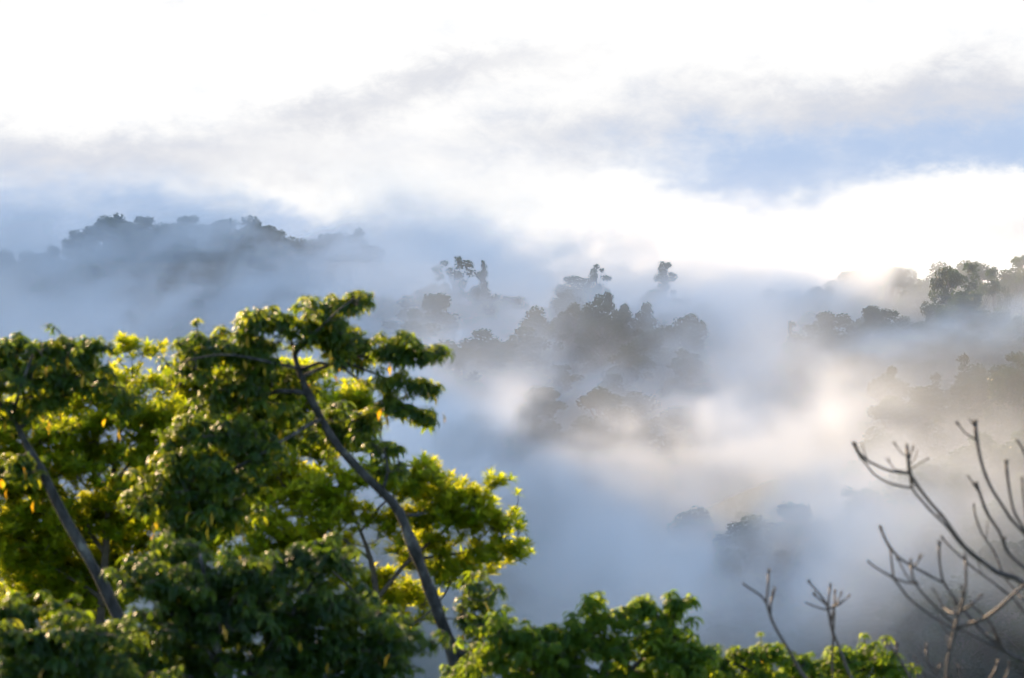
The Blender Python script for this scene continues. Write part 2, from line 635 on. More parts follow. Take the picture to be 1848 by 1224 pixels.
# ------------------------------------------------------------------ leaves
def blade(length, width, n=3, fold=0.25, bend=0.3, widest=0.45):
    """one leaf along +X, face up +Z, tip bends down; (verts, tris)"""
    v, f = [], []
    for i in range(n + 1):
        s = i / n
        wd = width * 0.5 * (math.sin(math.pi * min(1, max(0, s)) ** (math.log(0.5) / math.log(widest))) if 0 < s < 1 else 0.04)
        x, z = length * s, -bend * length * s * s
        v += [(x, -wd, z + fold * wd), (x, 0, z), (x, wd, z + fold * wd)]
    for i in range(n):
        a = i * 3
        for q in ((a, a + 3, a + 4, a + 1), (a + 1, a + 4, a + 5, a + 2)):
            f += [(q[0], q[1], q[2]), (q[0], q[2], q[3])]
    return np.array(v), np.array(f)


def rot(axis, ang):
    return np.array(Matrix.Rotation(ang, 3, axis))


def join(parts):
    vs_, fs_, ts_, n = [], [], [], 0
    for v, f, t in parts:
        vs_.append(v)
        fs_.append(f + n)
        ts_.append(np.full(len(v), t) if np.isscalar(t) else t)
        n += len(v)
    return np.concatenate(vs_), np.concatenate(fs_), np.concatenate(ts_)


def frond(r, length, leaflet, pairs):
    """a compound leaf: leaflets hang in pairs along a drooping midrib that leaves along +X"""
    parts = []
    a0, a1 = r.uniform(0.2, 0.7), r.uniform(-1.5, -0.9)
    p = np.zeros(3)
    n = pairs + 1
    for i in range(n):
        s = (i + 1) / n
        a = a0 + (a1 - a0) * s
        p = p + np.array([math.cos(a), 0, math.sin(a)]) * length / n
        if i < pairs:
            if s < 0.25:
                continue
            for sgn in (-1, 1):
                v, f = blade(leaflet * r.uniform(0.8, 1.15), leaflet * 0.36, 2, 0.3, 0.35)
                m = rot('Y', -(a - r.uniform(0.3, 0.9))) @ rot('X', sgn * r.uniform(0.2, 0.6))
                m = rot('Z', sgn * r.uniform(0.7, 1.15)) @ m
                parts.append((v @ m.T + p, f, r.uniform(-0.15, 0.15)))
        else:
            v, f = blade(leaflet * 1.15, leaflet * 0.36, 2, 0.3, 0.3)
            parts.append((v @ rot('Y', -a).T + p, f, r.uniform(-0.15, 0.15)))
    return join(parts)


def arc_leaf(r, length, width, n=4):
    """a leaf that rises from the twig and arches over to hang: (verts, tris)"""
    a0, a1 = r.uniform(-0.1, 0.9), r.uniform(-1.75, -1.0)
    p = np.zeros(3)
    v, f = [], []
    for i in range(n + 1):
        q = i / n
        a = a0 + (a1 - a0) * q
        if i:
            p = p + np.array([math.cos(a), 0, math.sin(a)]) * length / n
        w = width * 0.5 * (math.sin(math.pi * q ** 0.85) if 0 < q < 1 else 0.05)
        up = np.array([-math.sin(a), 0, math.cos(a)]) * 0.3 * w
        v += [p + np.array([0, -w, 0]) + up, p.copy(), p + np.array([0, w, 0]) + up]
    for i in range(n):
        a = i * 3
        for q in ((a, a + 3, a + 4, a + 1), (a + 1, a + 4, a + 5, a + 2)):
            f += [(q[0], q[1], q[2]), (q[0], q[2], q[3])]
    return np.array(v), np.array(f)


def whorl_droop(r, size):
    parts = []
    n = r.randint(14, 20)
    for i in range(n):
        L = size * r.uniform(0.7, 1.2)
        v, f = arc_leaf(r, L, L * r.uniform(0.17, 0.25))
        v = v @ rot('X', r.uniform(-0.5, 0.5)).T @ rot('Z', i * 2.4 + r.uniform(-0.3, 0.3)).T
        parts.append((v + np.array([0, 0, -r.uniform(0, 0.35) * size]), f, r.uniform(-0.2, 0.2)))
    return join(parts)


def whorl_upright(r, size):
    parts = []
    n = r.randint(16, 22)
    for i in range(n):
        v, f = blade(size * r.uniform(0.7, 1.15), size * 0.27, 2, 0.35, r.uniform(0.1, 0.4), 0.62)
        el = R(r.uniform(0, 78))
        v = (v + np.array([0.01, 0, 0])) @ rot('Y', -el).T @ rot('Z', i * 2.4 + r.uniform(-0.2, 0.2)).T
        parts.append((v + np.array([0, 0, -r.uniform(0, 0.25) * size]), f, r.uniform(-0.2, 0.2)))
    return join(parts)


_r = random.Random(3)
PROTO = {
    'droop': [whorl_droop(_r, 0.105) for _ in range(6)],
    'upright': [whorl_upright(_r, 0.10) for _ in range(6)],
}


def place_whorls(kind, pts, r, scale=(0.8, 1.2), tint=(0.2, 0.9), lean=None):
    parts = []
    for p, out in pts:
        v, f, t = PROTO[kind][r.randrange(6)]
        s = r.uniform(*scale)
        m = rot('Z', r.uniform(0, 6.28))
        tilt = Vector((out.x, out.y, 0))
        if tilt.length > 1e-4:
            ax = Vector((0, 0, 1)).cross(tilt.normalized())
            m = np.array(Matrix.Rotation(r.uniform(0.1, 0.7) * min(1, tilt.length), 3, ax)) @ m
        parts.append((v @ m.T * s + np.array(p), f, t + r.uniform(*tint)))
    return join(parts)


def loose_leaves(pts, r, size, tint=(0, 1)):
    parts = []
    for p in pts:
        v, f = blade(size * r.uniform(0.7, 1.3), size * 0.38, 2, 0.3, 0.3)
        m = rot('Z', r.uniform(0, 6.28)) @ rot('Y', r.uniform(0.7, 1.5))
        parts.append((v @ m.T + np.array(p), f, r.uniform(*tint)))
    return join(parts)


def leafy_tree(name, Y, trunk, limbs, blobs, kind, mat, label, cat, seed, spacing=30, scale=(0.8, 1.2), tint=(0.2, 0.9),
               old=0, bark=M_BARK, depth=1.0, inner=0.25, group=None):
    """trunk and limbs traced as (px, py, width_px[, depth offset m]); blobs as (px, py, rx, ry[, depth offset])"""
    r = random.Random(seed)
    k = Y / FPX
    tub = Tubes(9)
    nodes = []

    def line(pl, step=0.12, twig=False):
        P = [at(q[0], q[1], Y + (q[3] if len(q) > 3 else 0)) for q in pl]
        W = [q[2] * k * 0.42 for q in pl]
        p, w = smooth_line(P, W, step)
        for i, a in enumerate(p):
            p[i] = a + Vector([mnoise.noise(a * 2.2 + Vector((s, seed, 0))) for s in (0, 9, 19)]) * min(0.05, w[i] * 0.6)
            w[i] *= 0.88 + 0.30 * mnoise.noise(a * 4.5 + Vector((5, seed, 3)))
        tub.add(p, w)
        nodes.extend(p[len(p) // (4 if not twig else 8):])
        return P

    P = line(trunk)
    # the stem goes on down to the slope
    b = P[0]
    foot = Vector((b.x + (b.x - P[1].x) * 0.5, b.y, gz(b.x, b.y) - 0.3))
    if foot.z < b.z - 0.3:
        w0 = trunk[0][2] * k * 0.5
        mid = b.lerp(foot, 0.5)
        pp, ww = smooth_line([foot, mid, b], [w0 * 1.5, w0 * 1.15, w0], 0.3)
        tub.add(pp, ww)
    for l in limbs:
        line(l, 0.10)
    tips = []
    for bl in blobs:
        px, py, rx, ry = bl[:4]
        dz = bl[4] if len(bl) > 4 else 0
        c = at(px, py, Y + dz)
        rd = max(rx, ry) * k * depth
        n = max(3, int(rx * ry * 3.0 / (spacing * 1.17) ** 2))
        for _ in range(n):
            while True:
                q = Vector((r.uniform(-1, 1), r.uniform(-1, 1), r.uniform(-1, 1)))
                if inner < q.length <= 1:
                    break
            if r.random() < 0.35 and q.z < 0:
                q.z *= -0.8
            sub = c + Vector((q.x * rx * k, q.y * rd, q.z * ry * k))
            sr = min(spacing * r.uniform(0.7, 1.6), 0.75 * min(rx, ry) + 7) * k
            for _ in range(r.randint(4, 8)):
                e = Vector((r.gauss(0, .7), r.gauss(0, .7), r.gauss(0, .42)))
                if r.random() < 0.07:
                    e = e * 1.2 + Vector((q.x, q.y, q.z * 0.4))
                tips.append((sub + e * sr, q * 0.6 + e * 0.5))
    # twigs: nearest tips first, each joined to the wood already there
    N = np.array([tuple(n) for n in nodes])
    todo = sorted(tips, key=lambda t: float(np.linalg.norm(N - np.array(t[0]), axis=1).min()))
    for p, q in todo:
        d = np.linalg.norm(N - np.array(p), axis=1) + 0.5 * np.maximum(0, N[:, 2] - p.z)
        a = Vector(N[int(d.argmin())])
        L = (p - a).length
        if L < 0.02:
            continue
        m1 = a.lerp(p, 0.4) + Vector((r.uniform(-1, 1), r.uniform(-1, 1), r.uniform(-1.0, 0.6))) * L * 0.12
        m2 = a.lerp(p, 0.75) + Vector((r.uniform(-1, 1), r.uniform(-1, 1), r.uniform(-0.8, 0.4))) * L * 0.08
        w = min(0.012, 0.004 + 0.008 * L)
        pp, ww = smooth_line([a, m1, m2, p], [w * 1.3, w, w * 0.8, 0.004], max(0.08, L / 6))
        tub.add(pp, ww, 1, 5)
        N = np.concatenate([N, np.array([tuple(x) for x in pp[1:-1]])])
    root = empty(name, foot)
    tag(root, label, cat, group)
    tub.build('trunk', bark, root, M_TWIG)
    v, f, t = place_whorls(kind, [(p, q) for p, q in tips], r, scale, tint)
    link_mesh('crown', v, f, mat, root, np.clip(t, 0, 1))
    if old:
        pts = []
        for _ in range(old):
            p, q = tips[r.randrange(len(tips))]
            pts.append(p + Vector((r.uniform(-.15, .15), r.uniform(-.4, 0.1), r.uniform(-.25, .0))))
        v, f, t = loose_leaves(pts, r, 0.10)
        o = link_mesh('withered_leaves', v, f, M_OLD, root, t)
        o['label'] = 'yellow and orange withered leaves'
    return root


# central leaning tree
leafy_tree('leaning_tree', 26.0,
    [(835, 1270, 36), (818, 1190, 34), (795, 1120, 32), (770, 1040, 29), (740, 970, 27), (720, 925, 26), (688, 888, 24), (650, 850, 23), (612, 806, 21), (580, 755, 18), (556, 710, 17), (541, 668, 14), (532, 640, 11)],
    [[(541, 668, 11), (575, 655, 9), (610, 658, 8), (650, 690, 5, -.3)],
     [(556, 710, 11), (505, 706, 10), (462, 728, 9, .3), (425, 772, 8, .5), (400, 810, 5, .6)],
     [(535, 645, 9), (520, 600, 7), (500, 560, 4)],
     [(532, 640, 9), (570, 600, 7, -.2), (610, 560, 5, -.3), (640, 538, 3, -.3)],
     [(541, 665, 9), (470, 650, 7, -.4), (400, 640, 5, -.6), (320, 655, 3, -.6)],
     [(545, 680, 9), (620, 650, 7, .3), (700, 635, 6, .4), (790, 630, 3, .4)],
     [(620, 652, 7, .3), (690, 680, 5, .4), (740, 695, 4, .4), (785, 702, 3, .4)],
     [(690, 680, 4, .4), (710, 715, 4, .3), (750, 740, 3, .3), (785, 750, 2, .3)],
     [(580, 755, 10), (520, 790, 8, -.6), (450, 830, 6, -.9), (360, 880, 4, -1.)],
     [(688, 888, 10), (700, 850, 7), (692, 810, 4)],
     [(735, 930, 10), (752, 930, 8), (765, 926, 6)],
     [(824, 1178, 20), (868, 1182, 18, -.1), (905, 1165, 14, -.2), (940, 1140, 8, -.2)]],
    [(355, 622, 42, 28), (335, 662, 38, 20), (430, 640, 75, 50), (480, 590, 55, 36), (560, 572, 55, 28), (615, 556, 28, 22), (640, 540, 16, 12), (590, 620, 65, 40),
     (500, 690, 70, 45, .5), (420, 720, 70, 50), (640, 640, 45, 34, .6), (700, 620, 34, 22), (745, 642, 36, 16), (785, 632, 14, 9), (700, 685, 36, 20), (750, 698, 36, 10), (765, 700, 22, 8), (700, 725, 20, 14), (735, 738, 34, 9), (765, 748, 20, 8), (720, 640, 50, 16), (765, 632, 28, 9),
     (590, 780, 60, 45, 1.0), (480, 790, 70, 60, .5), (380, 800, 75, 60, -.7), (320, 860, 60, 55, -.9), (420, 880, 75, 50, -.9), (350, 940, 60, 45, -1.), (290, 900, 50, 50, -.9), (390, 920, 70, 40, -.7), (440, 810, 60, 40, -.7), (655, 760, 26, 36, .6), (694, 812, 24, 24, .2), (720, 848, 32, 16, .2), (862, 1130, 36, 30), (850, 1080, 30, 30)],
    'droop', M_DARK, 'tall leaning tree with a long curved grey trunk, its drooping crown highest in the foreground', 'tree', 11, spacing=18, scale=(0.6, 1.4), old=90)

# left leaning tree
leafy_tree('leaning_tree', 25.0,
    [(235, 1150, 34), (212, 1108, 33), (190, 1060, 31), (150, 995, 28), (115, 930, 25), (85, 870, 22), (60, 820, 19), (36, 775, 16), (15, 735, 12)],
    [[(36, 775, 10), (80, 735, 8), (150, 700, 6), (230, 700, 3)], [(22, 750, 9), (40, 690, 7, -.4), (60, 640, 4, -.5)], [(20, 745, 9), (-30, 700, 7), (-60, 660, 4)],
     [(60, 700, 6, .3), (120, 660, 4, .4), (155, 620, 3, .4)]],
    [(40, 628, 55, 32), (110, 640, 55, 34), (152, 632, 34, 38), (60, 690, 75, 40), (150, 695, 65, 34), (225, 722, 55, 22), (20, 740, 40, 32), (-20, 660, 50, 50), (-60, 720, 60, 50), (30, 850, 40, 40)],
    'droop', M_DARK, 'leaning grey-trunked tree at the left edge of the photo with drooping dark leaves', 'tree', 12, spacing=20, scale=(0.6, 1.4), old=40)

# sunlit trees behind
leafy_tree('sunlit_tree', 31.0,
    [(190, 1330, 26), (180, 1150, 22), (190, 1000, 18), (200, 880, 14), (215, 780, 9), (235, 690, 5)],
    [[(190, 1000, 12), (120, 900, 8), (70, 820, 5)], [(200, 880, 10), (260, 800, 6), (300, 740, 4)], [(185, 1080, 12), (90, 1020, 8), (30, 960, 5)], [(195, 960, 10), (260, 920, 7), (320, 900, 4)]],
    [(245, 640, 40, 24), (200, 690, 55, 32), (275, 705, 34, 22), (250, 760, 75, 45), (120, 790, 85, 50), (60, 860, 75, 60), (200, 840, 95, 55), (260, 905, 75, 55), (100, 940, 85, 60), (30, 980, 60, 60), (290, 800, 50, 50), (170, 920, 60, 50), (0, 800, 50, 60),
     (110, 1040, 90, 50, .8), (40, 1090, 70, 50, .8), (200, 1020, 50, 50, .8), (370, 960, 60, 50, .6), (380, 700, 60, 40, 1), (300, 880, 70, 60, .6), (380, 830, 70, 50, .9), (150, 720, 80, 40, .6), (330, 770, 60, 50, .8), (130, 1000, 80, 60, .4), (240, 980, 70, 50, .6), (0, 900, 60, 70), (40, 760, 60, 50, .5), (160, 1060, 90, 50, .5), (60, 1030, 80, 60, .3), (330, 1000, 70, 50, .8), (300, 940, 70, 40, .9), (150, 1110, 90, 40, .9), (420, 880, 60, 60, 1.2), (340, 700, 50, 50, 1.2), (90, 700, 70, 50, 1.2)],
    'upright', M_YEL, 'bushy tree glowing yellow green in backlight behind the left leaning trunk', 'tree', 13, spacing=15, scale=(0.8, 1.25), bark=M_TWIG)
leafy_tree('sunlit_tree', 30.0,
    [(700, 1330, 24), (690, 1180, 20), (680, 1080, 16), (668, 1010, 12), (650, 960, 8), (630, 910, 5)],
    [[(680, 1080, 12), (740, 1010, 9), (800, 960, 7), (850, 910, 4)], [(740, 1010, 8), (820, 1000, 6), (880, 990, 5), (930, 990, 3)], [(668, 1010, 9), (600, 960, 7), (540, 930, 4)],
     [(690, 1150, 10), (740, 1130, 7), (790, 1090, 5), (820, 1040, 4)], [(685, 1120, 9), (610, 1040, 6), (520, 970, 4)], [(650, 960, 7), (700, 900, 5), (760, 870, 3)]],
    [(600, 880, 55, 28), (560, 910, 55, 34), (500, 965, 60, 34), (620, 930, 65, 36), (755, 865, 55, 34), (830, 900, 45, 34), (885, 882, 20, 18), (870, 945, 45, 42), (918, 955, 22, 28), (932, 1005, 24, 22), (880, 1010, 36, 28), (800, 955, 55, 42), (820, 1030, 45, 36),
     (645, 735, 42, 42, .6), (640, 790, 40, 30, .6), (720, 950, 40, 36), (460, 1000, 50, 24), (690, 870, 50, 30), (530, 740, 80, 45, .8), (480, 830, 80, 50, .8), (580, 800, 60, 40, .8), (440, 920, 60, 50, .6), (740, 1090, 60, 40, .5), (600, 1040, 60, 40, .5), (690, 1065, 45, 36, .3), (625, 985, 36, 20, .3), (765, 1005, 45, 36, .4), (790, 900, 60, 30, .5), (430, 790, 80, 60, 1.2), (520, 880, 70, 50, 1.2), (560, 990, 60, 40, .8), (540, 690, 70, 40, 1.2), (470, 730, 70, 50, 1.2)],
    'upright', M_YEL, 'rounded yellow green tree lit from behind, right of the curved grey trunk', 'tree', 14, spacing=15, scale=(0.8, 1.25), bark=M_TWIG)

# dark trees in front, below
leafy_tree('foreground_tree', 21.5,
    [(420, 1420, 40), (415, 1300, 34), (400, 1200, 26), (380, 1100, 14), (362, 1000, 7)],
    [[(415, 1280, 22), (500, 1150, 14), (570, 1040, 7)], [(400, 1200, 16), (320, 1120, 10), (260, 1050, 6)], [(415, 1290, 18), (600, 1200, 12), (690, 1170, 6)], [(405, 1240, 14), (300, 1210, 9), (230, 1180, 5)]],
    [(260, 1040, 55, 36), (340, 1055, 75, 42), (430, 1045, 75, 42), (520, 1035, 65, 45), (585, 1015, 44, 40), (620, 1095, 65, 45), (330, 1120, 95, 45), (460, 1130, 95, 50), (560, 1160, 85, 45), (640, 1150, 55, 36), (700, 1190, 55, 36), (250, 1185, 75, 40), (400, 1215, 140, 40), (560, 1225, 120, 36), (380, 1090, 120, 50, .5), (520, 1100, 110, 50, .5), (300, 1160, 110, 40, .5), (660, 1140, 80, 50, .4), (740, 1150, 40, 30, .2), (330, 1000, 60, 30, .3), (460, 1180, 160, 40, .5)],
    'droop', M_DARK, 'dark green drooping tree along the bottom of the photo below the central leaning trunk', 'tree', 15, spacing=23, scale=(0.6, 1.35), tint=(0.0, 0.65), old=25)
leafy_tree('foreground_tree', 20.0,
    [(100, 1480, 34), (105, 1330, 26), (110, 1240, 18), (110, 1170, 8)],
    [[(108, 1260, 14), (60, 1200, 9), (30, 1150, 5)], [(108, 1260, 14), (170, 1190, 9), (200, 1150, 5)]],
    [(100, 1155, 55, 34), (60, 1200, 65, 36), (160, 1190, 65, 40), (205, 1145, 44, 22), (15, 1150, 40, 36), (110, 1240, 120, 36), (250, 1230, 60, 26), (120, 1190, 110, 40, .4), (40, 1110, 60, 40, .4), (60, 1230, 90, 30, .4)],
    'droop', M_DARK, 'low dark green tree in the bottom left corner of the photo', 'tree', 16, spacing=20, scale=(0.6, 1.35), tint=(0.1, 0.75), old=8)
leafy_tree('foreground_tree', 24.0,
    [(1080, 1480, 40), (1080, 1340, 32), (1085, 1250, 20), (1100, 1180, 10)],
    [[(1080, 1270, 20), (1000, 1210, 12), (930, 1160, 7)], [(1082, 1260, 18), (1160, 1190, 11), (1215, 1130, 6)], [(1085, 1250, 12), (1040, 1190, 8), (1090, 1120, 4)]],
    [(900, 1130, 34, 26), (935, 1160, 55, 34), (1000, 1170, 75, 32), (1095, 1110, 30, 18), (1160, 1112, 50, 26), (1215, 1105, 30, 22), (1130, 1160, 85, 40), (1225, 1165, 50, 40), (950, 1205, 65, 34), (1060, 1215, 100, 34), (1180, 1220, 80, 30), (870, 1190, 40, 24), (1030, 1140, 40, 24), (1265, 1190, 50, 26), (1075, 1085, 14, 10), (1235, 1082, 12, 9), (1165, 1085, 14, 9), (985, 1135, 16, 10), (885, 1185, 36, 28, .3), (850, 1220, 40, 20, .6)],
    'droop', M_FRESH, 'fresh green leafy tree top at the bottom middle, right of the grey trunk', 'tree', 17, spacing=18, scale=(0.6, 1.3), old=10)
leafy_tree('foreground_tree', 24.5,
    [(1450, 1460, 34), (1450, 1340, 26), (1455, 1260, 14), (1470, 1210, 7)],
    [[(1450, 1280, 14), (1370, 1220, 8), (1310, 1190, 5)], [(1452, 1270, 14), (1540, 1215, 8), (1610, 1195, 5)]],
    [(1305, 1185, 40, 24), (1370, 1195, 45, 20), (1440, 1205, 45, 16), (1500, 1205, 45, 22), (1560, 1190, 45, 26), (1610, 1200, 32, 22), (1340, 1225, 70, 20), (1480, 1230, 120, 18), (1270, 1215, 40, 24), (1400, 1180, 40, 18), (1530, 1185, 40, 18), (1450, 1220, 160, 22, .4)],
    'droop', M_FRESH, 'low fresh green tree top behind the two bare forked stems at the bottom right', 'tree', 18, spacing=17, scale=(0.6, 1.1), old=6)


# ------------------------------------------------------------------ bare trees on the right
def cp(x, y):
    return 1320 + x / 2.528, 740 + y / 2.528


def bare_tree(name, Y, branches, label, seed, foot_px):
    """branches: lists of (crop x, crop y, width px) traced thick end first; depth drifts a little along each"""
    r = random.Random(seed)
    k = Y / FPX
    tub = Tubes(8)
    for br in branches:
        dz = br[0][3] if len(br[0]) > 3 else 0
        P, W = [], []
        for q in br:
            px, py = cp(q[0], q[1])
            P.append(at(px, py, Y + (q[3] if len(q) > 3 else dz)))
            W.append(q[2] * k * 0.36)
        p, w = smooth_line(P, W, 0.05)
        for i, a in enumerate(p):
            p[i] = a + Vector([mnoise.noise(a * 5 + Vector((s, seed, 0))) for s in (0, 9, 19)]) * 0.012
            if i % 5 == 2:
                w[i] *= 1.16                       # leaf scars make the twigs knobbly
        w[-1] *= 0.9
        tub.add(p, w)
        for i in range(len(p) // 3, len(p) - 2):       # stubs and thin side shoots
            if r.random() < 0.10:
                d = (p[i + 1] - p[i]).normalized()
                o = (d + Vector((r.uniform(-1, 1), r.uniform(-1, 1), r.uniform(-.2, 1))) * 0.9).normalized()
                L = r.choice((0.02, 0.03, 0.05, 0.12))
                tub.add([p[i], p[i] + o * L * 0.5, p[i] + o * L + Vector((0, 0, L * 0.15))], [w[i] * 0.6, 0.004, 0.0025], 0, 5)
        # bud cluster at the tip
        e = p[-1]
        d = (p[-1] - p[-2]).normalized()
        for _ in range(3):
            dd = (d + Vector((r.uniform(-.5, .5), r.uniform(-.5, .5), r.uniform(-.2, .5)))).normalized()
            tub.add([e - d * 0.012, e + dd * 0.02, e + dd * 0.04], [w[-1] * 0.8, w[-1] * 0.8, w[-1] * 0.3])
    px, py = cp(*foot_px)
    b = at(px, py, Y)
    foot = Vector((b.x, b.y, gz(b.x, b.y) - 0.2))
    w0 = max(q[2] for br in branches for q in br[:1]) * k * 0.5
    pp, ww = smooth_line([foot, b.lerp(foot, 0.5) + Vector((0.05, 0, 0)), b], [w0 * 1.6, w0 * 1.3, w0], 0.2)
    tub.add(pp, ww)
    root = empty(name, foot)
    tag(root, label, 'bare tree')
    tub.build('branches', M_BARE, root)
    return root


bare_tree('bare_tree', 19.0, [
    [(1520, 1500, 22), (1480, 1150, 20), (1420, 930, 18), (1335, 795, 15), (1220, 742, 12), (1120, 672, 10), (1040, 590, 9), (960, 490, 8), (890, 400, 8), (815, 300, 9), (800, 180, 10)],
    [(1220, 742, 9, .2), (1100, 665, 7, .25), (1000, 560, 6.5, .3), (900, 450, 6, .3), (835, 365, 6, .2), (808, 285, 7, .05)],
    [(806, 290, 7), (700, 272, 6, -.1), (620, 232, 6, -.1), (585, 195, 8, -.1), (570, 165, 9, -.1)],
    [(818, 355, 6, .1), (730, 340, 5, .1), (650, 290, 5, .1), (595, 225, 5, 0), (572, 180, 5, -.1)],
    [(803, 215, 4), (775, 195, 3), (752, 165, 3)], [(806, 250, 4), (830, 225, 3), (840, 205, 3)], [(812, 270, 4), (850, 245, 3), (882, 228, 3)], [(800, 285, 4), (745, 268, 3), (718, 235, 3)], [(806, 230, 4), (815, 205, 4), (822, 185, 3)],
    [(1420, 930, 14), (1400, 700, 12), (1335, 560, 9), (1270, 490, 8), (1200, 380, 8), (1150, 270, 8), (1125, 150, 9), (1115, 70, 10)],
    [(1118, 135, 5), (1065, 105, 4), (1035, 70, 4)], [(1118, 85, 6), (1105, 70, 5), (1100, 62, 4)],
    [(1410, 780, 10), (1335, 720, 8, .2), (1270, 660, 8, .2), (1220, 550, 8, .2), (1160, 450, 8, .2), (1120, 355, 9, .2)], [(1125, 375, 5, .2), (1105, 345, 5, .2), (1092, 318, 4, .2)], [(1268, 655, 10, .2), (1255, 640, 6, .2), (1250, 600, 4, .2)],
    [(1235, 745, 6, .3), (1200, 650, 5, .4), (1140, 560, 5, .4), (1110, 455, 5, .4)],
    [(1400, 700, 8, -.3), (1335, 540, 7, -.3), (1300, 480, 7, -.3), (1275, 400, 7, -.3), (1257, 250, 8, -.3)],
    [(1405, 720, 7), (1345, 480, 6), (1332, 330, 6)], [(1395, 500, 7), (1345, 220, 6), (1315, 158, 7)],
    [(1430, 980, 10, .4), (1335, 920, 7, .4), (1290, 862, 6, .4), (1180, 780, 5, .4), (1080, 700, 5, .4), (975, 595, 5, .4)],
    [(1335, 870, 5, .3), (1260, 780, 4, .5), (1200, 660, 4, .5)],
    [(1490, 1200, 12, -.3), (1335, 1142, 11, -.3), (1240, 1092, 10, -.3), (1150, 1010, 8, -.3), (1060, 910, 7, -.2), (1000, 835, 7, -.2), (965, 780, 6, -.2), (952, 690, 6, -.2), (950, 620, 8, -.2)],
    [(1240, 1092, 9, -.3), (1190, 985, 6, -.4), (1100, 900, 5, -.5)], [(1240, 1090, 9, -.3), (1215, 1050, 6, -.3), (1205, 1020, 4, -.3)],
    [(1300, 1130, 8, .1), (1200, 1080, 7, .1), (1100, 1035, 6, .1), (1030, 1000, 6, 0)],
    [(965, 790, 6, -.2), (850, 730, 6, -.2), (760, 670, 6, -.2), (710, 600, 7, -.2), (687, 548, 8, -.2)],
], 'large bare leafless tree reaching in from the right edge with long curved branches', 31, (1520, 1500))
bare_tree('bare_sapling', 18.0, [
    [(975, 1300, 11), (992, 1150, 10), (1015, 1000, 9), (1040, 925, 8), (1066, 820, 7), (1072, 740, 7), (1070, 675, 8)],
    [(1015, 1000, 7), (950, 962, 6, .1), (870, 910, 6, .2), (800, 842, 6, .2), (737, 762, 7, .2), (680, 735, 5, .2), (640, 708, 6, .2)],
    [(737, 762, 6, .2), (730, 690, 5, .2), (725, 635, 6, .2)], [(737, 762, 5, .2), (790, 780, 5, .2), (830, 788, 5, .2)],
    [(1010, 975, 6), (930, 900, 6, -.1), (870, 835, 6, -.1), (830, 770, 6, -.1), (820, 705, 7, -.1)], [(825, 715, 5, -.1), (845, 705, 4, -.1), (857, 682, 4, -.1)],
    [(1025, 1000, 9), (1130, 962, 9, -.1), (1220, 902, 9, -.2), (1280, 852, 9, -.2), (1345, 795, 8, -.2), (1400, 760, 6, -.2)],
    [(1040, 925, 6), (1095, 890, 5), (1130, 858, 4)], [(1055, 870, 5), (1052, 840, 4), (1050, 818, 4)],
    [(1000, 1030, 4), (965, 1000, 4), (955, 970, 4)], [(1025, 930, 5), (960, 890, 4, .2), (930, 830, 4, .2)], [(1028, 960, 4), (1022, 920, 4), (1024, 890, 4)],
    [(820, 790, 4, .1), (785, 740, 4, .1), (762, 690, 4, .1)],
], 'slender bare sapling with a single upright stem and forked twigs at the lower right', 32, (975, 1300))
bare_tree('bare_sapling', 20.0, [
    [(420, 1330, 10), (340, 1224, 9), (260, 1100, 8), (200, 990, 7), (157, 880, 6), (110, 835, 5), (70, 805, 5)], [(157, 880, 6), (162, 810, 5), (171, 748, 6)], [(182, 950, 6), (178, 890, 6), (184, 850, 6)], [(182, 870, 4), (190, 845, 4), (193, 830, 3)],
], 'thin bare forked stem, leftmost of those rising out of the low green tree top', 33, (420, 1330))
bare_tree('bare_sapling', 20.5, [
    [(640, 1340, 10), (550, 1224, 8), (490, 1090, 7), (457, 985, 7), (437, 905, 7), (400, 845, 5), (363, 797, 5)], [(437, 915, 5), (395, 905, 4), (352, 888, 4)], [(437, 905, 6), (442, 855, 5), (450, 812, 6)],
    [(455, 975, 6), (468, 900, 5), (471, 840, 5)], [(440, 910, 6), (490, 890, 6, -.1), (527, 858, 4, -.1)], [(437, 900, 4), (410, 878, 4), (382, 855, 4)], [(468, 900, 4), (485, 870, 4), (497, 848, 3)],
    [(470, 1340, 6, .3), (464, 1224, 6, .3), (462, 1100, 6, .3), (466, 990, 5, .2), (468, 900, 5, 0)],
], 'thin bare stem ending in a hand-like fork of twigs above the green tree top', 34, (640, 1340))
bare_tree('bare_sapling', 21.0, [
    [(860, 1330, 8), (818, 1224, 7), (762, 1125, 6), (735, 1095, 5), (705, 1055, 5)], [(765, 1130, 5), (758, 1105, 5), (757, 1085, 5)],
], 'short bare twig stem poking up right of the low green tree top', 35, (860, 1330))
bare_tree('bare_sapling', 19.5, [
    [(1000, 1330, 8), (945, 1224, 7), (905, 1160, 6), (890, 1090, 6)], [(945, 1224, 5), (932, 1195, 5), (945, 1180, 4)], [(905, 1260, 5), (870, 1180, 4), (850, 1140, 4)], [(905, 1160, 4), (925, 1170, 4), (940, 1190, 4)],
], 'short bare branching stem at the bottom edge left of the slender sapling', 36, (1000, 1330))
bare_tree('bare_sapling', 18.5, [
    [(1130, 1340, 7), (1175, 1228, 6), (1195, 1195, 6), (1210, 1163, 7)], [(1110, 1300, 5), (1060, 1235, 5), (1037, 1187, 5)], [(1195, 1290, 5), (1255, 1215, 4), (1270, 1175, 3)],
], 'cut-off bare twigs at the bottom edge right of the slender sapling', 37, (1130, 1340))


